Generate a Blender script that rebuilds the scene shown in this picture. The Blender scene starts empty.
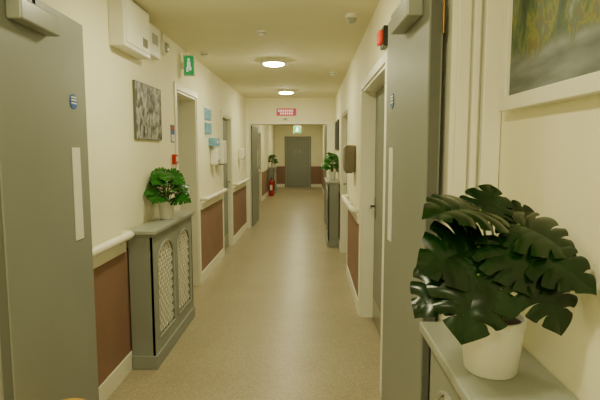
import bpy, bmesh, math, random
from mathutils import Vector, Matrix, Euler
random.seed(7)
C = bpy.context.scene.collection
def lin(c):
    return tuple(((v/255)/12.92 if v/255<=0.04045 else ((v/255+0.055)/1.055)**2.4) for v in c)+(1,)
def mat(name, rgb, rough=0.6, var=0.06, scale=6, bump=0.0, bscale=200, metal=0, spec=0.5):
    m=bpy.data.materials.new(name); m.use_nodes=True
    n=m.node_tree; b=n.nodes['Principled BSDF']
    b.inputs['Roughness'].default_value=rough; b.inputs['Metallic'].default_value=metal
    b.inputs['Specular IOR Level'].default_value=spec
    tc=n.nodes.new('ShaderNodeTexCoord')
    ns=n.nodes.new('ShaderNodeTexNoise'); ns.inputs['Scale'].default_value=scale; ns.inputs['Detail'].default_value=4
    n.links.new(tc.outputs['Object'],ns.inputs['Vector'])
    r=n.nodes.new('ShaderNodeValToRGB'); l=lin(rgb)
    r.color_ramp.elements[0].position=.3; r.color_ramp.elements[1].position=.7
    r.color_ramp.elements[0].color=tuple(v*(1-var) for v in l[:3])+(1,)
    r.color_ramp.elements[1].color=tuple(min(1,v*(1+var)) for v in l[:3])+(1,)
    n.links.new(ns.outputs['Fac'],r.inputs['Fac']); n.links.new(r.outputs['Color'],b.inputs['Base Color'])
    if bump>0:
        n2=n.nodes.new('ShaderNodeTexNoise'); n2.inputs['Scale'].default_value=bscale
        n.links.new(tc.outputs['Object'],n2.inputs['Vector'])
        bp=n.nodes.new('ShaderNodeBump'); bp.inputs['Strength'].default_value=bump; bp.inputs['Distance'].default_value=.002
        n.links.new(n2.outputs['Fac'],bp.inputs['Height']); n.links.new(bp.outputs['Normal'],b.inputs['Normal'])
    return m
def emat(name,rgb,s):
    m=mat(name,rgb); b=m.node_tree.nodes['Principled BSDF']
    b.inputs['Emission Color'].default_value=lin(rgb); b.inputs['Emission Strength'].default_value=s
    return m
M_wall=mat('wall_paint',(243,238,208),.65,.02,3,.15,150)
M_ceil=mat('ceiling_paint',(236,231,200),.8,.02,3,.1,150)
M_trim=mat('white_gloss',(240,238,220),.35,.02)
M_brown=mat('brown_dado',(142,109,90),.55,.05,5)
M_door=mat('grey_door_paint',(137,141,133),.45,.03,3)
M_doorD=mat('grey_door_dark',(96,98,90),.5,.03)
M_cab=mat('grey_cabinet_paint',(142,147,138),.45,.03,4)
M_cabT=mat('grey_cabinet_top',(158,162,153),.3,.03,4)
M_dark=mat('dark_void',(45,45,42),.8)
M_black=mat('black_plastic',(30,30,30),.4)
M_plas=mat('white_plastic',(232,230,218),.35,.01)
M_steel=mat('brushed_steel',(170,170,165),.3,.04,20,metal=1)
M_brass=mat('brass',(180,140,80),.35,.05,20,metal=1)
M_pot=mat('white_ceramic',(230,229,220),.3,.02)
M_soil=mat('soil',(50,38,28),.95,.4,60)
M_leaf=mat('monstera_leaf',(9,38,9),.24,.45,14,spec=.3)
M_leaf2=mat('bright_leaf',(32,92,24),.35,.4,18,spec=.35)
M_stem=mat('leaf_stem',(80,112,45),.5,.2)
M_red=mat('fire_red',(180,25,20),.35)
M_blue=mat('sign_blue',(25,85,170),.4)
M_ltblue=mat('poster_blue',(110,165,195),.5,.25,20)
M_yel=mat('yellow_plastic',(225,180,40),.4)
M_tan=mat('dispenser_grey_brown',(120,108,90),.35)
M_orange=emat('orange_lens',(215,70,40),.5)
M_green=emat('exit_green',(40,150,80),.5)
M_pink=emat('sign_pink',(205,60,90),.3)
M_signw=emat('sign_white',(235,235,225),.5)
M_diff=bpy.data.materials.new('lamp_diffuser'); M_diff.use_nodes=True
_b=M_diff.node_tree.nodes['Principled BSDF']; _b.inputs['Base Color'].default_value=(.9,.88,.8,1)
_b.inputs['Emission Color'].default_value=(1,.94,.57,1); _b.inputs['Emission Strength'].default_value=155

def floor_mat():
    m=bpy.data.materials.new('speckled_vinyl'); m.use_nodes=True; n=m.node_tree; b=n.nodes['Principled BSDF']
    tc=n.nodes.new('ShaderNodeTexCoord')
    a=n.nodes.new('ShaderNodeTexNoise'); a.inputs['Scale'].default_value=90; a.inputs['Detail'].default_value=3
    c=n.nodes.new('ShaderNodeTexNoise'); c.inputs['Scale'].default_value=2.2; c.inputs['Detail'].default_value=5
    n.links.new(tc.outputs['Object'],a.inputs['Vector']); n.links.new(tc.outputs['Object'],c.inputs['Vector'])
    r=n.nodes.new('ShaderNodeValToRGB'); e=r.color_ramp.elements
    e[0].position=.35; e[0].color=lin((158,145,117)); e[1].position=.65; e[1].color=lin((182,170,140))
    n.links.new(a.outputs['Fac'],r.inputs['Fac'])
    r2=n.nodes.new('ShaderNodeValToRGB'); r2.color_ramp.elements[0].color=(.90,.89,.87,1); r2.color_ramp.elements[0].position=.35; r2.color_ramp.elements[1].position=.65
    n.links.new(c.outputs['Fac'],r2.inputs['Fac'])
    mx=n.nodes.new('ShaderNodeMix'); mx.data_type='RGBA'; mx.blend_type='MULTIPLY'; mx.inputs[0].default_value=1
    n.links.new(r.outputs['Color'],mx.inputs[6]); n.links.new(r2.outputs['Color'],mx.inputs[7])
    n.links.new(mx.outputs[2],b.inputs['Base Color']); b.inputs['Roughness'].default_value=.33
    return m
M_floor=floor_mat()

def link(o,parent=None,inv=None):
    C.objects.link(o)
    if parent is not None:
        o.parent=parent
        if inv is not None: o.matrix_parent_inverse=inv
    return o
def group(name,loc=(0,0,0),rz=0):
    e=bpy.data.objects.new(name,None); C.objects.link(e); e.location=loc; e.rotation_euler=(0,0,rz); e.empty_display_size=.1
    return e
def wp(e): # parent inverse for world-coord children
    return Matrix.Translation(-Vector(e.location))
def from_bm(name,bm,m,parent=None,world=True,smooth=False,bevel=0):
    me=bpy.data.meshes.new(name)
    bmesh.ops.recalc_face_normals(bm,faces=bm.faces)
    vs=[v.co.copy() for v in bm.verts]
    c=sum(vs,Vector())/len(vs)
    bmesh.ops.translate(bm,verts=bm.verts,vec=-c)
    bm.to_mesh(me); bm.free(); me.materials.append(m)
    if smooth:
        for p in me.polygons: p.use_smooth=True
    o=bpy.data.objects.new(name,me); o.location=c
    link(o,parent,wp(parent) if (parent is not None and world) else None)
    if bevel>0:
        md=o.modifiers.new('bevel','BEVEL'); md.width=bevel; md.segments=2; md.limit_method='ANGLE'
    return o
def addbox(bm,b):
    x0,x1,y0,y1,z0,z1=b
    bmesh.ops.create_cube(bm,size=1,matrix=Matrix.Translation(((x0+x1)/2,(y0+y1)/2,(z0+z1)/2))@Matrix.Diagonal((abs(x1-x0),abs(y1-y0),abs(z1-z0),1)))
def boxes(name,lst,m,parent=None,world=True,bevel=0):
    bm=bmesh.new()
    for b in lst: addbox(bm,b)
    return from_bm(name,bm,m,parent,world,False,bevel)
def lathe(name,prof,loc,m,parent=None,world=True,seg=32,axis='Z'):
    bm=bmesh.new(); rings=[]
    R={'Z':Matrix.Identity(3),'X':Matrix.Rotation(math.pi/2,3,'Y'),'-X':Matrix.Rotation(-math.pi/2,3,'Y'),'-Y':Matrix.Rotation(math.pi/2,3,'X')}[axis]
    for r,z in prof:
        if r<1e-6: rings.append([bm.verts.new(R@Vector((0,0,z))+Vector(loc))])
        else: rings.append([bm.verts.new(R@Vector((r*math.cos(2*math.pi*i/seg),r*math.sin(2*math.pi*i/seg),z))+Vector(loc)) for i in range(seg)])
    for a,b in zip(rings,rings[1:]):
        for i in range(seg):
            j=(i+1)%seg
            if len(a)==1 and len(b)==1: continue
            if len(a)==1: bm.faces.new((a[0],b[i],b[j]))
            elif len(b)==1: bm.faces.new((a[i],a[j],b[0]))
            else: bm.faces.new((a[i],a[j],b[j],b[i]))
    o=from_bm(name,bm,m,parent,world,True)
    md=o.modifiers.new('es','EDGE_SPLIT'); md.split_angle=math.radians(40)
    return o
def addtube(bm,pts,r,seg=12,r2=None):
    pts=[Vector(p) for p in pts]; rings=[]
    t=(pts[1]-pts[0]).normalized(); up=Vector((0,0,1)) if abs(t.z)<.9 else Vector((1,0,0))
    nrm=t.cross(up).normalized()
    for k,p in enumerate(pts):
        if k==0: tt=pts[1]-pts[0]
        elif k==len(pts)-1: tt=pts[-1]-pts[-2]
        else: tt=pts[k+1]-pts[k-1]
        tt.normalize(); nrm=(nrm-tt*nrm.dot(tt)).normalized(); bn=tt.cross(nrm)
        rr=r if r2 is None else r+(r2-r)*k/(len(pts)-1)
        rings.append([bm.verts.new(p+(nrm*math.cos(2*math.pi*i/seg)+bn*math.sin(2*math.pi*i/seg))*rr) for i in range(seg)])
    for a,b in zip(rings,rings[1:]):
        for i in range(seg):
            j=(i+1)%seg; bm.faces.new((a[i],a[j],b[j],b[i]))
    bm.faces.new(rings[0]); bm.faces.new(rings[-1])
def tube(name,pts,r,m,parent=None,world=True,seg=12):
    bm=bmesh.new(); addtube(bm,pts,r,seg); return from_bm(name,bm,m,parent,world,True)

# ---------------- room shell ----------------
H=2.55; XL=-1.28; XR=.46; XN=.60; XFL=-1.5; YF=20.3; YB=-2.6
boxes('floor',[(-2.1,1.3,YB-.2,YF+.2,-.1,0)],M_floor)
boxes('ceiling',[(-2.1,1.3,YB-.2,YF+.2,H,H+.1)],M_ceil)
def wallmesh(name,x,sgn,th,y0,y1,ops,m=M_wall):
    L=[]; y=y0
    def bx(xa,xb,ya,yb,za,zb):
        L.append((min(xa,xb),max(xa,xb),ya,yb,za,zb))
    for (a,b,zt,dp) in ops:
        bx(x,x+sgn*th,y,a,0,H)
        bx(x,x+sgn*th,a,b,zt,H)
        bx(x+sgn*dp,x+sgn*th,a,b,0,zt)
        y=b
    bx(x,x+sgn*th,y,y1,0,H)
    return boxes(name,L,m)
opsL=[(4.62,5.42,2.12,.35),(6.98,7.74,2.05,.10)]
opsFL=[(11.0,11.9,2.05,.10),(13.6,14.5,2.05,.10)]
opsR=[(3.0,4.40,2.08,.16),(6.0,7.25,2.05,.12),(11.2,12.1,2.05,.1),(14.6,15.5,2.05,.1)]
wallmesh('wall_left',XL,-1,.5,YB,9.7,opsL)
wallmesh('wall_left_far',XFL,-1,.28,9.7,YF,opsFL)
wallmesh('wall_right',XR,1,.5,1.70,YF,opsR)
wallmesh('wall_right_near',XN,1,.36,YB,1.70,[])
boxes('wall_far',[(-2.0,1.2,YF,YF+.15,0,H)],M_wall)
boxes('wall_behind',[(-2.0,1.2,YB-.15,YB,0,H)],M_wall)
boxes('wall_bulkhead',[(XL,XR,9.5,9.7,2.10,H)],M_wall)
boxes('wall_transom',[(XL,XN,1.58,1.70,2.17,H)],M_wall)
def strips(name,x,sgn,t,z0,z1,segs,m,bev=0):
    return boxes(name,[(min(x,x-sgn*t),max(x,x-sgn*t),a,b,z0,z1) for a,b in segs],m,bevel=bev)
sL=[(1.72,4.55),(5.49,6.91),(7.81,9.5)]; sR=[(1.72,2.93),(4.47,5.93),(7.32,9.5)]
sFL=[(9.72,10.93),(11.97,13.53),(14.57,20.28)]; sFR=[(9.72,11.13),(12.17,14.53),(15.57,20.28)]
strips('baseboard_left',XL,-1,.016,0,.13,sL,M_trim,.003)
strips('baseboard_right',XR,1,.016,0,.13,sR,M_trim,.003)
strips('baseboard_left_far',XFL,-1,.016,0,.13,sFL,M_trim)
strips('baseboard_right_far',XR,1,.016,0,.13,sFR,M_trim)
strips('trim_dado_left',XL,-1,.006,.13,.87,sL,M_brown)
strips('trim_dado_right',XR,1,.006,.13,.87,sR,M_brown)
strips('trim_dado_left_far',XFL,-1,.006,.13,.87,sFL,M_brown)
strips('trim_dado_right_far',XR,1,.006,.13,.87,sFR,M_brown)
boxes('trim_dado_far',[(XFL+.01,-1.1,YF-.006,YF,.13,.87),(-.0,XR-.01,YF-.006,YF,.13,.87)],M_brown)
boxes('baseboard_far',[(XFL+.02,-1.1,YF-.016,YF,0,.13),(-.0,XR-.02,YF-.016,YF,0,.13)],M_trim)

# ---------------- doors in side walls ----------------
dn=[0]
def side_door(x,sgn,a,b,zt,dp,m=M_door,leaf=True,handle_far=True,arch=.065):
    dn[0]+=1
    g=group('door_%d'%dn[0],(x+sgn*dp/2,(a+b)/2,0))
    t=.014
    def bx(n,xa,xb,ya,yb,za,zb,mm,bev=0): return boxes(n,[(min(xa,xb),max(xa,xb),ya,yb,za,zb)],mm,g,True,bev)
    xo=x-sgn*t
    boxes('architrave',[(min(x,xo),max(x,xo),a-arch,a,0,zt+arch),(min(x,xo),max(x,xo),b,b+arch,0,zt+arch),(min(x,xo),max(x,xo),a,b,zt,zt+arch)],M_trim,g,True,.004)
    xa,xb=sorted((x,x+sgn*dp))
    boxes('frame_lining',[(xa,xb,a,a+.02,0,zt),(xa,xb,b-.02,b,0,zt),(xa,xb,a+.02,b-.02,zt-.02,zt)],M_trim,g)
    if leaf:
        bx('leaf',x+sgn*(dp-.045),x+sgn*(dp-.001),a+.024,b-.024,.008,zt-.024,m,.003)
        yh=(b-.09) if handle_far else (a+.09); xf=x+sgn*(dp-.045)
        bx('handle_plate',xf,xf-sgn*.008,yh-.025,yh+.025,.93,1.13,M_steel,.002)
        d=-1 if handle_far else 1
        tube('lever_handle',[(xf-sgn*.008,yh,1.05),(xf-sgn*.05,yh,1.05),(xf-sgn*.055,yh+d*.03,1.05),(xf-sgn*.055,yh+d*.12,1.05)],.009,M_steel,g)
        bx('kick_plate',xf,xf-sgn*.003,a+.05,b-.05,.03,.22,M_steel)
    return g
g1=side_door(XL,-1,4.62,5.42,2.12,.35,M_door)
side_door(XL,-1,6.98,7.74,2.05,.10)
side_door(XFL,-1,11.0,11.9,2.05,.10)
side_door(XFL,-1,13.6,14.5,2.05,.10)
g=side_door(XR,1,3.0,4.40,2.08,.16,handle_far=True)
side_door(XR,1,6.0,7.25,2.05,.12)
side_door(XR,1,11.2,12.1,2.05,.1); side_door(XR,1,14.6,15.5,2.05,.1)
# far end door
dn[0]+=1
g=group('door_%d'%dn[0],(-.55,YF-.03,0))
boxes('frame',[(-1.1,-1.04,YF-.03,YF,0,2.11),(-.06,0,YF-.03,YF,0,2.11),(-1.04,-.06,YF-.03,YF,2.05,2.11)],M_door,g,True,.003)
boxes('leaf',[(-1.03,-.07,YF-.025,YF-.001,.01,2.045)],M_door,g,True,.003)
boxes('meeting_line',[(-.553,-.547,YF-.027,YF-.025,.01,2.045)],M_doorD,g)
boxes('door_notices',[(-.68,-.60,YF-.028,YF-.025,1.42,1.54),(-.50,-.42,YF-.028,YF-.025,1.42,1.54)],M_cabT,g)

# ------------ near cross-corridor fire doors ------------
def fire_leaf(name,hx,hy,rz,L,side,h=2.13,arm=True):
    # side=-1: visible (corridor) face at local x=-.045 ; side=+1: face at local x=+.045
    g=group(name,(hx,hy,0),rz)
    s=side
    def b(n,xa,xb,ya,yb,za,zb,m,bev=0): return boxes(n,[(min(xa,xb),max(xa,xb),ya,yb,za,zb)],m,g,False,bev)
    f=s*.045
    b('leaf',0,f,0,L,.01,h,M_door,.002)
    b('edge_seal',.006*s,.039*s,-.002,0,.012,h-.002,M_doorD)
    b('finger_plate',f,f+s*.004,L-.175,L-.095,1.14,1.56,M_plas,.002)
    lathe('fire_door_disc',[(0,.003),(.034,.003),(.034,0)],(f,L-.135,1.765),M_blue,g,False,24,'X' if s>0 else '-X')
    boxes('disc_text',[(min(f+s*.003,f+s*.0045),max(f+s*.003,f+s*.0045),L-.16,L-.11,z,z+.006) for z in (1.755,1.769,1.781)],M_plas,g,False)
    if arm:
        b('closer_body',f,f+s*.055,.08,.36,2.00,2.075,M_cabT,.006)
        b('closer_arm',f+s*.018,f+s*.036,-.02,.24,2.082,2.094,M_black,.002)
        b('closer_pivot',f+s*.012,f+s*.042,.20,.24,2.075,2.098,M_black,.002)
    for z in (.25,1.1,1.92):
        b('hinge_%d'%int(z*100),-.002*s-.006,.0,-.012,.001,z,z+.10,M_brass,.001)
    return g
fire_leaf('fire_door',-1.09,1.61,math.radians(2),.70,1)
fire_leaf('fire_door',.423,1.61,math.radians(2),.70,-1)
g=group('trim_1',(.5,1.6,0))
boxes('jamb_right',[(.445,.598,1.585,1.70,0,2.17)],M_trim,g,True,.003)
boxes('architrave_right',[(.46,.50,1.57,1.585,0,2.17),(.508,.528,1.562,1.585,0,2.17),(.54,.598,1.555,1.585,0,2.17)],M_trim,g,True,.003)
boxes('jamb_left',[(XL+.002,-1.10,1.585,1.70,0,2.17)],M_trim,g,True,.003)
boxes('head',[(-1.10,.445,1.59,1.69,2.145,2.17)],M_trim,g)
# far cross-corridor frame and leaf
g=group('trim_2',(-.4,9.6,0))
boxes('jambs',[(XL+.002,-1.20,9.48,9.72,0,2.10),(.31,XR-.002,9.48,9.72,0,2.10),(-1.20,.31,9.48,9.72,2.05,2.098)],M_trim,g,True,.004)
fire_leaf('fire_door',-1.225,9.74,math.radians(-1),.98,1,2.04,False)
fire_leaf('fire_door',.345,9.74,math.radians(1),.74,-1,2.04,False)

# ---------------- handrails ----------------
def handrail(x,sgn,a,b):
    g=group('handrail',(x,(a+b)/2,.95))
    xw=x; xo=x-sgn*.07
    boxes('backboard',[(min(xw,xw-sgn*.024),max(xw,xw-sgn*.024),a,b,.862,.935)],M_trim,g,True,.004)
    tube('rail',[(xw,a+.03,.985),(xw-sgn*.045,a+.03,.985),(xo,a+.045,.985),(xo,a+.08,.985),(xo,b-.08,.985),(xo,b-.045,.985),(xw-sgn*.045,b-.03,.985),(xw,b-.03,.985)],.027,M_trim,g,True,16)
    y=a+.25
    while y<b-.1:
        tube('bracket',[(xw,y,.95),(xw-sgn*.05,y,.95),(xo,y,.965)],.009,M_steel,g); y+=.6
handrail(XL,-1,2.2,3.22); handrail(XL,-1,5.52,6.88); handrail(XL,-1,7.84,9.4)
handrail(XR,1,4.50,5.90)
handrail(XFL,-1,12.0,13.5); handrail(XR,1,12.2,14.4); handrail(XR,1,15.7,19.5)

# ---------------- radiator cabinets ----------------
def cabinet(name,loc,rz,W,Dp,Hh,n=2,topm=M_cabT):
    g=group(name,loc,rz); y0=-Dp
    L=lambda n_,l,m,bev=0: boxes(n_,l,m,g,False,bev)
    L('top',[(-W/2-.025,W/2+.025,-Dp-.03,-.002,Hh-.03,Hh)],topm,.006)
    L('top_moulding',[(-W/2-.01,W/2+.01,-Dp-.014,-.002,Hh-.05,Hh-.03)],M_cab,.004)
    L('side_panels',[(-W/2,-W/2+.018,-Dp,-.002,.0,Hh-.05),(W/2-.018,W/2,-Dp,-.002,.0,Hh-.05)],M_cab)
    L('plinth',[(-W/2-.008,W/2+.008,-Dp-.012,-.002,0,.10)],M_cab,.004)
    L('radiator_back',[(-W/2+.02,W/2-.02,-.10,-.03,.12,Hh-.1)],M_doorD)
    st=.085; zb=.19; zt=Hh-.05-.07
    f0,f1=y0,y0+.018
    pw=(W-st*(n+1))/n
    fr=[(-W/2,W/2,f0,f1,.10,zb),(-W/2,W/2,f0,f1,zt,Hh-.05)]
    for i in range(n+1):
        xa=-W/2+i*(pw+st); fr.append((xa,xa+st,f0,f1,zb,zt))
    L('front_frame',fr,M_cab,.0)
    bm=bmesh.new(); lat=bmesh.new(); bead=bmesh.new()
    for i in range(n):
        xa=-W/2+st+i*(pw+st); xb=xa+pw; cx=(xa+xb)/2; r=pw/2; rise=min(r,.16); zc=zt-rise
        N=12
        for s in (-1,1):
            xc=xa if s<0 else xb
            arc=[(cx+s*r*math.cos(t),zc+rise*math.sin(t)) for t in [math.pi/2*k/N for k in range(N+1)]]
            for k in range(N):
                (ax,az),(bx_,bz)=arc[k],arc[k+1]
                q=[(ax,az),(bx_,bz),(bx_,zt),(ax,zt)]
                v0=[bm.verts.new((p[0],f0,p[1])) for p in q]; v1=[bm.verts.new((p[0],f1,p[1])) for p in q]
                try:
                    bm.faces.new(v0); bm.faces.new(v1[::-1])
                    for a in range(4): bm.faces.new((v0[a],v0[(a+1)%4],v1[(a+1)%4],v1[a]))
                except Exception: pass
        path=[(xa+.006,f0-.002,zb+.006)]+[(cx-(r-.006)*math.cos(t),f0-.002,zc+(rise-.004)*math.sin(t)) for t in [math.pi*k/20 for k in range(21)]]+[(xb-.006,f0-.002,zb+.006),(xa+.006,f0-.002,zb+.006)]
        addtube(bead,path,.006,6)
        # diagonal lattice, clipped to the opening rectangle
        for s in (-1,1):
            c=-pw
            while c<(zt-zb)+pw:
                pts=[]
                for x in (xa,xb):
                    z=zb+c+s*(x-cx)
                    pts.append((x,z))
                (xA,zA),(xB,zB)=pts
                def clip(p,q):
                    (x1,z1),(x2,z2)=p,q; t0,t1=0,1
                    dz=z2-z1
                    for lim,sg in ((zb,1),(zt,-1)):
                        d1=(z1-lim)*sg; d2=(z2-lim)*sg
                        if d1<0 and d2<0: return None
                        if d1<0: t0=max(t0,d1/(d1-d2))
                        elif d2<0: t1=min(t1,d1/(d1-d2))
                    if t1-t0<.02: return None
                    return (x1+(x2-x1)*t0,z1+dz*t0),(x1+(x2-x1)*t1,z1+dz*t1)
                r_=clip(pts[0],pts[1])
                if r_: addtube(lat,[(r_[0][0],f1+.002+.003*s,r_[0][1]),(r_[1][0],f1+.002+.003*s,r_[1][1])],.009,4)
                c+=.066
    from_bm('arch_spandrels',bm,M_cab,g,False); from_bm('arch_beads',bead,M_cabT,g,False); from_bm('lattice_grille',lat,M_plas,g,False)
    return g
cabinet('radiator_cabinet',(XL+.016,3.82,0),math.pi/2,1.10,.17,1.0)
cabinet('radiator_cabinet',(XR-.016,8.25,0),-math.pi/2,1.2,.17,1.05)
cabinet('radiator_cabinet',(XN,.88,0),-math.pi/2,1.24,.22,1.0,3)
cabinet('radiator_cabinet',(XFL+.016,17.4,0),math.pi/2,1.2,.2,.95)

# ---------------- plants ----------------
OUT=[(0,1),(.13,.89),(.28,.75),(.42,.56),(.51,.33),(.52,.08),(.43,-.15),(.27,-.25),(.10,-.19),(.0,-.0)]
MR=[1,.88,.72,.54,.36,.2,.07,.01,0,0]
def itp(T,u):
    i=min(int(u),len(T)-2); f=u-i
    if isinstance(T[0],tuple): return tuple(a+(b-a)*f for a,b in zip(T[i],T[i+1]))
    return T[i]+(T[i+1]-T[i])*f
def addleaf(bm,base,tip,nrm,wid=1.0,curl=.3,slit=True,rnd=random):
    base=Vector(base); tip=Vector(tip); Y=(tip-base); L=Y.length; Y.normalize()
    N=Vector(nrm).normalized(); N=(N-Y*N.dot(Y)).normalized(); X=Y.cross(N)
    fold=rnd.uniform(.02,.22); asym=rnd.uniform(-.12,.12)
    for side in (-1,1):
        bounds=[0]+[b+rnd.uniform(-.3,.3) for b in (2.1,3.4,4.6,5.8)]+[9] if slit else [0,9]
        for a,b in zip(bounds,bounds[1:]):
            nt=10 if slit else 20; ns=8; c=(a+b)/2; rows=[]
            st=rnd.uniform(.38,.62)
            for i in range(nt+1):
                u0=a+(b-a)*i/nt; row=[]
                e=abs(2*i/nt-1)
                for j in range(ns+1):
                    s=j/ns
                    k=max(0,(s-st)/(1-st)) if slit else 0
                    sh=.22*min(1,k*1.5)
                    if a==0 and u0<c: sh=0
                    if b==9 and u0>c: sh=0
                    u=c+(u0-c)*(1-sh)
                    o=itp(OUT,u); m=itp(MR,u0)
                    edge=0 if ((a==0 and u0<c) or (b==9 and u0>c)) else e
                    ss=s*(1-.08*(edge**4)*k) if slit else s
                    x=o[0]*ss; y=m+(o[1]-m)*ss - .06*math.sin(math.pi*s)*(1 if u<6 else 0)
                    z=-curl*(y-.2)**2-.55*(x**2)+fold*abs(x)+asym*x*side+.02*math.cos(e*math.pi/2)*s*1.5
                    P=base+X*(side*x*wid*L)+Y*(y*L)+N*(z*L)
                    row.append(bm.verts.new(P))
                rows.append(row)
            for i in range(nt):
                for j in range(ns):
                    f=(rows[i][j],rows[i+1][j],rows[i+1][j+1],rows[i][j+1])
                    try: bm.faces.new(f)
                    except Exception: pass
    bmesh.ops.remove_doubles(bm,verts=bm.verts,dist=.0002)
def bez(p0,p1,p2,n=10):
    return [p0*(1-t)**2+p1*2*t*(1-t)+p2*t*t for t in [k/n for k in range(n+1)]]
def pot(g,loc,r,h):
    lathe('pot',[(0,.0),(r*.76,0),(r*.80,.005),(r*.97,h*.86),(r,h*.87),(r*1.0,h),(r*.92,h),(r*.9,h*.88),(0,h*.88)],loc,M_pot,g,True,40)
    lathe('soil',[(0,h*.915),(r*.5,h*.91),(r*.9,h*.895),(r*.9,h*.88)],loc,M_soil,g,True,24)
def plant(name,loc,r,h,leaves,m,slit=True,stemr=.003,xmin=-9,xmax=9):
    g=group(name,loc); pot(g,loc,r,h)
    st=bmesh.new(); root=Vector(loc)+Vector((0,0,h*.9)); lb=bmesh.new()
    for (b,t,n,w) in leaves:
        b=Vector(b); t=Vector(t)
        o=root+Vector((random.uniform(-.3,.3)*r,random.uniform(-.3,.3)*r,0))
        mid=o.lerp(b,.45)+Vector((0,0,(b-o).length*.28))
        addtube(st,bez(o,mid,b),stemr*1.3,8,stemr*.8)
        one=bmesh.new(); addleaf(one,b,t,n,w,slit=slit)
        for v in one.verts:   # leaves bend back where they meet the wall
            if v.co.x<xmin: v.co.x=xmin+(xmin-v.co.x)*.15
            if v.co.x>xmax: v.co.x=xmax-(v.co.x-xmax)*.15
        me=bpy.data.meshes.new('tmp'); one.to_mesh(me); one.free(); lb.from_mesh(me); bpy.data.meshes.remove(me)
    from_bm('stems',st,M_stem,g,True,True)
    from_bm('leaves',lb,m,g,True,True)
    return g
big=[
 ((.385,1.10,1.415),(.245,1.02,1.43),(-.15,-.5,.8),1.15),       # top left
 ((.420,1.14,1.395),(.445,1.19,1.475),(.1,-.85,.5),1.5),         # top
 ((.465,1.08,1.385),(.560,1.00,1.340),(.25,-.65,.7),1.4),        # right upper
 ((.365,1.05,1.340),(.225,.99,1.310),(-.2,-.8,.55),1.2),         # left
 ((.320,1.08,1.270),(.226,1.03,1.195),(-.5,-.75,.3),1.1),        # lower left
 ((.350,1.00,1.290),(.305,.94,1.165),(-.2,-.9,.3),1.3),          # lower centre
 ((.475,1.00,1.305),(.52,.95,1.180),(.2,-.95,.25),1.2),          # right lower
 ((.490,1.01,1.330),(.570,.94,1.280),(.3,-.75,.55),1.15),        # right
 ((.420,1.03,1.355),(.455,.95,1.265),(.15,-.8,.55),1.3),         # centre
 ((.400,1.05,1.330),(.345,.97,1.245),(-.3,-.8,.5),1.15),         # centre left
 ((.465,1.16,1.385),(.55,1.18,1.41),(.2,-.75,.65),1.1),          # back right
 ((.40,1.18,1.375),(.33,1.24,1.405),(-.2,-.5,.85),.9),           # back left
 ((.47,1.12,1.34),(.555,1.12,1.25),(.1,-.9,.4),1.2),             # fill
 ((.40,1.12,1.30),(.365,1.08,1.21),(-.1,-.95,.3),1.1),
 ((.37,1.14,1.31),(.275,1.16,1.27),(-.3,-.6,.7),1.1),
]
plant('potted_monstera',(.452,1.18,1.001),.079,.140,big,M_leaf,True,.0035,xmax=.592)
def bushy(loc,h,R,up,n,xlim=1,lf=1.0):
    out=[]; c=Vector(loc)+Vector((0,0,h))
    for i in range(n):
        a=2*math.pi*i*.382+random.uniform(-.3,.3); q=(i+.5)/n; el=.1+1.3*q
        d=Vector((math.cos(a)*math.cos(el)*xlim,math.sin(a)*math.cos(el),math.sin(el)))
        b=c+Vector((d.x*R*.55,d.y*R*.55,d.z*up*.75+.005))
        hd=Vector((math.cos(a)*xlim,math.sin(a),0)).normalized()
        ll=R*.46*lf*(1.1-.35*q)
        t=b+hd*ll+Vector((0,0,random.uniform(-.035,.035)))
        out.append((b,t,(d.x*.3+.2,d.y*.3-.6,.65),1.15))
    return out
p=(-1.160,3.84,1.001); plant('potted_house_plant',p,.068,.145,bushy(p,.14,.29,.32,26,.55),M_leaf2,True,.0025,xmin=XL+.008)
p=(.352,8.1,1.051); plant('potted_house_plant',p,.065,.14,bushy(p,.14,.26,.38,26,.6),M_leaf2,True,.0025,xmax=XR-.008)
p=(-1.375,17.2,.951); plant('potted_house_plant',p,.065,.14,bushy(p,.14,.28,.36,24,.6),M_leaf2,True,.0025,xmin=XFL+.008)

# ---------------- ceiling lights ----------------
for y in (-1.4,.3,2.9,5.54,8.27,11.6,14.8,18.0):  # the unseen lamp just ahead of the camera is added to light the monstera
    g=group('ceiling_light',(-.42,y,H))
    lathe('base_ring',[(.10,0),(.135,0),(.135,-.035),(.128,-.042),(.118,-.042)],(-.42,y,H),M_plas,g,True,40)
    lathe('diffuser',[(.118,-.036),(.117,-.045),(.10,-.056),(.06,-.064),(0,-.067)],(-.42,y,H),M_diff,g,True,32)
# smoke detectors / dome camera
def detector(name,x,y,r=.05):
    g=group(name,(x,y,H))
    lathe('base',[(0,0),(r,0),(r,-.014),(r*.9,-.018)],(x,y,H),M_plas,g)
    lathe('head',[(r*.85,-.014),(r*.75,-.04),(r*.4,-.048),(0,-.048)],(x,y,H),M_plas,g)
    lathe('sensor_slot',[(r*.83,-.02),(r*.84,-.024),(r*.80,-.028)],(x,y,H),M_cabT,g)
detector('smoke_detector',-1.10,5.1); detector('smoke_detector',.28,6.4,.05); detector('smoke_detector',-.42,4.2,.045)
g=group('security_camera_dome',(.30,3.72,H))
lathe('base',[(0,0),(.05,0),(.05,-.022),(.04,-.03)],(.30,3.72,H),M_plas,g)
lathe('dome',[(.038,-.028),(.034,-.048),(.02,-.062),(0,-.067)],(.30,3.72,H),M_cabT,g)

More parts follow.
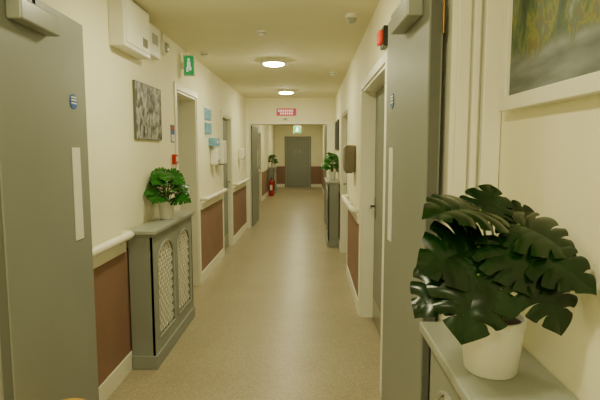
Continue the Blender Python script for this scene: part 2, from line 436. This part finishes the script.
# ---------------- wall things : left ----------------
def board(name,x,sgn,ya,yb,za,zb,fw,mframe,mcan,th=.022,canvas_in=.006):
    g=group(name,(x,(ya+yb)/2,(za+zb)/2)); xo=x-sgn*th
    a,b=sorted((x,xo))
    boxes('frame',[(a,b,ya,yb,za,za+fw),(a,b,ya,yb,zb-fw,zb),(a,b,ya,ya+fw,za+fw,zb-fw),(a,b,yb-fw,yb,za+fw,zb-fw)],mframe,g,True,.002)
    xc=x-sgn*(th-canvas_in); a,b=sorted((x,xc))
    boxes('canvas',[(a,b,ya+fw,yb-fw,za+fw,zb-fw)],mcan,g)
    return g
def cityscape_mat():
    m=bpy.data.materials.new('bw_city_print'); m.use_nodes=True; n=m.node_tree; b=n.nodes['Principled BSDF']
    tc=n.nodes.new('ShaderNodeTexCoord'); sp=n.nodes.new('ShaderNodeSeparateXYZ'); n.links.new(tc.outputs['Object'],sp.inputs[0])
    cb=n.nodes.new('ShaderNodeCombineXYZ'); n.links.new(sp.outputs['Y'],cb.inputs[0]); n.links.new(sp.outputs['Z'],cb.inputs[1])
    mp=n.nodes.new('ShaderNodeMapping'); mp.inputs['Rotation'].default_value=(0,0,.45); mp.inputs['Scale'].default_value=(1,.55,1); n.links.new(cb.outputs[0],mp.inputs[0])
    vo=n.nodes.new('ShaderNodeTexVoronoi'); vo.distance='CHEBYCHEV'; vo.inputs['Scale'].default_value=30; n.links.new(mp.outputs[0],vo.inputs['Vector'])
    bw=n.nodes.new('ShaderNodeRGBToBW'); n.links.new(vo.outputs['Color'],bw.inputs[0])
    r0=n.nodes.new('ShaderNodeValToRGB'); r0.color_ramp.elements[0].position=.35; r0.color_ramp.elements[0].color=(.01,.01,.01,1); r0.color_ramp.elements[1].position=.7; r0.color_ramp.elements[1].color=(.5,.5,.48,1); n.links.new(bw.outputs[0],r0.inputs[0])
    ns=n.nodes.new('ShaderNodeTexNoise'); ns.inputs['Scale'].default_value=14; ns.inputs['Detail'].default_value=8; n.links.new(cb.outputs[0],ns.inputs['Vector'])
    r=n.nodes.new('ShaderNodeValToRGB'); r.color_ramp.elements[0].position=.46; r.color_ramp.elements[0].color=(.01,.01,.01,1); r.color_ramp.elements[1].position=.58; r.color_ramp.elements[1].color=(.45,.45,.43,1); n.links.new(ns.outputs['Fac'],r.inputs['Fac'])
    mx=n.nodes.new('ShaderNodeMix'); mx.data_type='RGBA'; mx.inputs[0].default_value=.4
    n.links.new(r0.outputs['Color'],mx.inputs[6]); n.links.new(r.outputs['Color'],mx.inputs[7]); n.links.new(mx.outputs[2],b.inputs['Base Color'])
    b.inputs['Roughness'].default_value=.5
    return m
def painting_mat():
    m=bpy.data.materials.new('street_painting'); m.use_nodes=True; n=m.node_tree; b=n.nodes['Principled BSDF']
    tc=n.nodes.new('ShaderNodeTexCoord'); mp=n.nodes.new('ShaderNodeMapping'); mp.inputs['Scale'].default_value=(1,1,.5)
    n.links.new(tc.outputs['Object'],mp.inputs[0])
    ns=n.nodes.new('ShaderNodeTexNoise'); ns.inputs['Scale'].default_value=20; ns.inputs['Detail'].default_value=7; ns.inputs['Distortion'].default_value=.4
    n.links.new(mp.outputs[0],ns.inputs['Vector'])
    r=n.nodes.new('ShaderNodeValToRGB'); cr=r.color_ramp
    cr.elements[0].position=.3; cr.elements[0].color=lin((48,60,50)); cr.elements[1].position=.75; cr.elements[1].color=lin((150,160,140))
    for p_,c in ((.42,(68,90,64)),(.5,(92,108,68)),(.55,(128,132,62)),(.585,(112,104,64)),(.63,(92,110,92))):
        e=cr.elements.new(p_); e.color=lin(c)
    n.links.new(ns.outputs['Fac'],r.inputs['Fac'])
    mp2=n.nodes.new('ShaderNodeMapping'); mp2.inputs['Scale'].default_value=(1,.35,1.6); n.links.new(tc.outputs['Object'],mp2.inputs[0])
    n2=n.nodes.new('ShaderNodeTexNoise'); n2.inputs['Scale'].default_value=14; n2.inputs['Detail'].default_value=6; n.links.new(mp2.outputs[0],n2.inputs['Vector'])
    r2=n.nodes.new('ShaderNodeValToRGB'); r2.color_ramp.elements[0].position=.35; r2.color_ramp.elements[0].color=lin((98,104,104)); r2.color_ramp.elements[1].position=.68; r2.color_ramp.elements[1].color=lin((138,144,146))
    n.links.new(n2.outputs['Fac'],r2.inputs['Fac'])
    sp=n.nodes.new('ShaderNodeSeparateXYZ'); n.links.new(tc.outputs['Object'],sp.inputs[0])
    ad=n.nodes.new('ShaderNodeMath'); ad.operation='MULTIPLY_ADD'; ad.inputs[1].default_value=.12; n.links.new(ns.outputs['Fac'],ad.inputs[0]); n.links.new(sp.outputs['Z'],ad.inputs[2])
    r3=n.nodes.new('ShaderNodeValToRGB'); r3.color_ramp.elements[0].position=.0; r3.color_ramp.elements[1].position=.03
    sb=n.nodes.new('ShaderNodeMath'); sb.operation='ADD'; sb.inputs[1].default_value=.13; n.links.new(ad.outputs[0],sb.inputs[0]); n.links.new(sb.outputs[0],r3.inputs['Fac'])
    mx=n.nodes.new('ShaderNodeMix'); mx.data_type='RGBA'; n.links.new(r3.outputs['Color'],mx.inputs[0]); n.links.new(r2.outputs['Color'],mx.inputs[6]); n.links.new(r.outputs['Color'],mx.inputs[7])
    n.links.new(mx.outputs[2],b.inputs['Base Color']); b.inputs['Roughness'].default_value=.6
    return m
board('framed_cityscape_picture',XL,-1,3.50,4.10,1.63,2.05,.006,M_doorD,cityscape_mat(),.02,.002)
board('framed_street_painting',XN,1,.70,1.49,1.665,2.30,.04,M_trim,painting_mat(),.035,.012)
board('framed_picture',XR,1,8.0,8.9,1.55,2.05,.02,M_black,M_dark)
g=group('electrical_box',(XL,3.4,2.35))
boxes('housing',[(XL,XL+.10,3.12,3.62,2.21,2.53)],M_plas,g,True,.006)
boxes('cover_plate',[(XL+.10,XL+.106,3.15,3.59,2.24,2.50)],M_trim,g,True,.002)
boxes('vents',[(XL+.106,XL+.109,3.45+.02*k,3.458+.02*k,2.27,2.33) for k in range(5)],M_doorD,g)
g=group('alarm_control_box',(XL,3.8,2.38))
boxes('housing',[(XL,XL+.07,3.70,3.96,2.27,2.50)],M_plas,g,True,.005)
boxes('label',[(XL+.07,XL+.072,3.76,3.90,2.36,2.44)],M_cabT,g)
tube('conduit',[(XL+.02,3.62,2.42),(XL+.02,3.70,2.42)],.01,M_plas,g)
g=group('alarm_sounder',(XL,4.22,2.42))
boxes('back_plate',[(XL,XL+.012,4.16,4.28,2.36,2.48)],M_plas,g,True,.003)
lathe('base',[(0,.01),(.055,.01),(.055,.03),(.045,.04)],(XL,4.22,2.42),M_plas,g,True,32,'X')
lathe('dome',[(.045,.035),(.035,.06),(0,.07)],(XL,4.22,2.42),M_cabT,g,True,32,'X')
tube('conduit',[(XL+.012,4.22,2.475),(XL+.012,4.22,H)],.009,M_plas,g)
def exit_sign(x,y,z,w=.13,h=.19,sup='wall'):
    g=group('exit_sign',(x,y,z))
    boxes('case',[(x-w/2,x+w/2,y-.018,y+.018,z-h/2,z+h/2)],M_plas,g,True,.003)
    boxes('green_face',[(x-w/2+.008,x+w/2-.008,y-.021,y-.018,z-h/2+.008,z+h/2-.008)],M_green,g)
    q=[(x-w*.10,x+w*.08,z+h*.18,z+h*.34),(x-w*.14,x+w*.14,z-h*.08,z+h*.16),(x-w*.22,x-w*.04,z-h*.30,z-h*.08),(x+w*.04,x+w*.22,z-h*.24,z-h*.08)]
    boxes('running_figure',[(a,b,y-.023,y-.021,c,d) for a,b,c,d in q],M_signw,g)
    if sup=='ceil': boxes('hanger',[(x-.05,x-.04,y-.004,y+.004,z+h/2,H),(x+.04,x+.05,y-.004,y+.004,z+h/2,H)],M_steel,g)
    else: boxes('wall_bracket',[(XL,x-w/2,y-.012,y+.012,z-.03,z+.03)],M_plas,g)
exit_sign(-1.20,4.85,2.375,.11,.2)
exit_sign(-.43,15.2,2.18,.24,.22,'ceil')
g=group('fire_action_notice',(XL,4.48,1.7))
boxes('plate',[(XL,XL+.004,4.42,4.54,1.62,1.78)],M_blue,g,True,.001)
boxes('white_panel',[(XL+.004,XL+.006,4.43,4.53,1.63,1.69)],M_plas,g)
boxes('red_band',[(XL+.004,XL+.006,4.43,4.53,1.735,1.77)],M_red,g)
g=group('fire_call_point',(XL,4.48,1.46))
boxes('housing',[(XL,XL+.035,4.44,4.53,1.42,1.51)],M_red,g,True,.005)
boxes('glass',[(XL+.035,XL+.037,4.46,4.51,1.445,1.49)],M_plas,g)
g=group('wall_leaflet_rack',(XL,6.0,1.9))
boxes('backing',[(XL,XL+.006,5.80,6.18,1.72,2.08)],M_plas,g)
boxes('leaflets',[(XL+.006,XL+.022,5.82,5.98,1.75,1.88),(XL+.006,XL+.022,6.0,6.16,1.75,1.88),(XL+.006,XL+.022,5.82,6.16,1.92,2.05)],M_ltblue,g,True,.002)
g=group('glove_box_holder',(XL,6.3,1.68))
boxes('carton',[(XL,XL+.09,6.05,6.32,1.60,1.70)],M_ltblue,g,True,.003)
boxes('opening',[(XL+.09,XL+.092,6.13,6.24,1.635,1.665)],M_plas,g)
g=group('soap_dispenser',(XL,6.3,1.45))
boxes('body',[(XL,XL+.10,6.12,6.26,1.36,1.57)],M_plas,g,True,.02)
boxes('push_bar',[(XL+.10,XL+.115,6.14,6.24,1.37,1.43)],M_cabT,g,True,.006)
g=group('paper_towel_dispenser',(XL,6.6,1.45))
boxes('body',[(XL,XL+.12,6.42,6.70,1.36,1.68)],M_plas,g,True,.02)
boxes('slot',[(XL+.03,XL+.09,6.46,6.66,1.35,1.36)],M_dark,g)
g=group('hand_sanitiser_dispenser',(XL,8.7,1.45))
boxes('body',[(XL,XL+.10,8.5,8.64,1.38,1.58)],M_plas,g,True,.02)
boxes('push_bar',[(XL+.10,XL+.115,8.52,8.62,1.39,1.44)],M_cabT,g,True,.006)
# ---------------- wall things : right ----------------
g=group('hand_towel_dispenser',(XR,5.2,1.46))
boxes('body',[(XR-.11,XR,4.98,5.26,1.32,1.60)],M_tan,g,True,.018)
boxes('front_cover',[(XR-.12,XR-.11,5.0,5.24,1.36,1.58)],M_steel,g,True,.006)
boxes('outlet',[(XR-.09,XR-.03,5.02,5.22,1.31,1.32)],M_dark,g)
g=group('alarm_beacon',(XR,3.05,2.2))
boxes('housing',[(XR-.03,XR,2.98,3.12,2.17,2.29)],M_black,g,True,.005)
boxes('lens',[(XR-.055,XR-.03,3.0,3.10,2.19,2.27)],M_orange,g,True,.01)
# bulkhead sign
g=group('fire_door_sign',(-.48,9.49,2.28))
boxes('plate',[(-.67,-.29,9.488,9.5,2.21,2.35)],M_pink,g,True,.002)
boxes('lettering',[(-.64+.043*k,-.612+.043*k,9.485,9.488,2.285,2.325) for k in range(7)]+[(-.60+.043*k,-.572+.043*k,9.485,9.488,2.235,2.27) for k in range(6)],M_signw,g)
g=group('door_hold_sensor',(-.5,9.49,2.16))
boxes('case',[(-.56,-.44,9.45,9.5,2.13,2.17)],M_plas,g,True,.006)
boxes('lens',[(-.53,-.47,9.447,9.45,2.14,2.155)],M_dark,g)
# fire extinguisher
ex=(-1.34,16.3,0)
g=group('fire_extinguisher',ex)
lathe('cylinder',[(0,0),(.082,0),(.085,.01),(.085,.46),(.075,.50),(.045,.535),(.025,.545),(.025,.57),(0,.57)],ex,M_red,g)
boxes('handle',[(ex[0]-.015,ex[0]+.015,ex[1]-.10,ex[1]+.02,.575,.59),(ex[0]-.015,ex[0]+.015,ex[1]-.11,ex[1]+.02,.615,.63),(ex[0]-.015,ex[0]+.015,ex[1]-.0,ex[1]+.02,.57,.63)],M_black,g,True,.003)
tube('hose',[Vector(ex)+Vector(v) for v in ((.02,0,.585),(.08,0,.58),(.11,0,.5),(.105,0,.35),(.1,0,.2))],.011,M_black,g)
boxes('label',[(ex[0]-.04,ex[0]+.04,ex[1]-.088,ex[1]-.078,.2,.38)],M_plas,g)
# yellow pedal bin beside the left leaf
yb=(-.895,1.66,0)
g=group('yellow_waste_bin',yb)
lathe('body',[(0,.0),(.10,0),(.105,.01),(.115,.52),(.118,.525)],yb,M_yel,g,True,40)
lathe('lid',[(.121,.525),(.122,.555),(.11,.585),(.08,.608),(.04,.618),(0,.62)],yb,M_yel,g,True,40)
boxes('pedal',[(yb[0]-.03,yb[0]+.03,yb[1]-.16,yb[1]-.10,.015,.03)],M_black,g,True,.003)

# ---------------- world & camera ----------------
w=bpy.data.worlds.new('world'); bpy.context.scene.world=w; w.use_nodes=True
w.node_tree.nodes['Background'].inputs[0].default_value=(.5,.45,.35,1); w.node_tree.nodes['Background'].inputs[1].default_value=.3
cam=bpy.data.cameras.new('camera'); co=bpy.data.objects.new('camera',cam); C.objects.link(co)
cam.sensor_width=36; cam.lens=29.04; cam.clip_start=.02
co.location=(0,0,1.55); co.rotation_euler=Euler((math.radians(90-5.9),0,math.radians(1.3)))
bpy.context.scene.camera=co
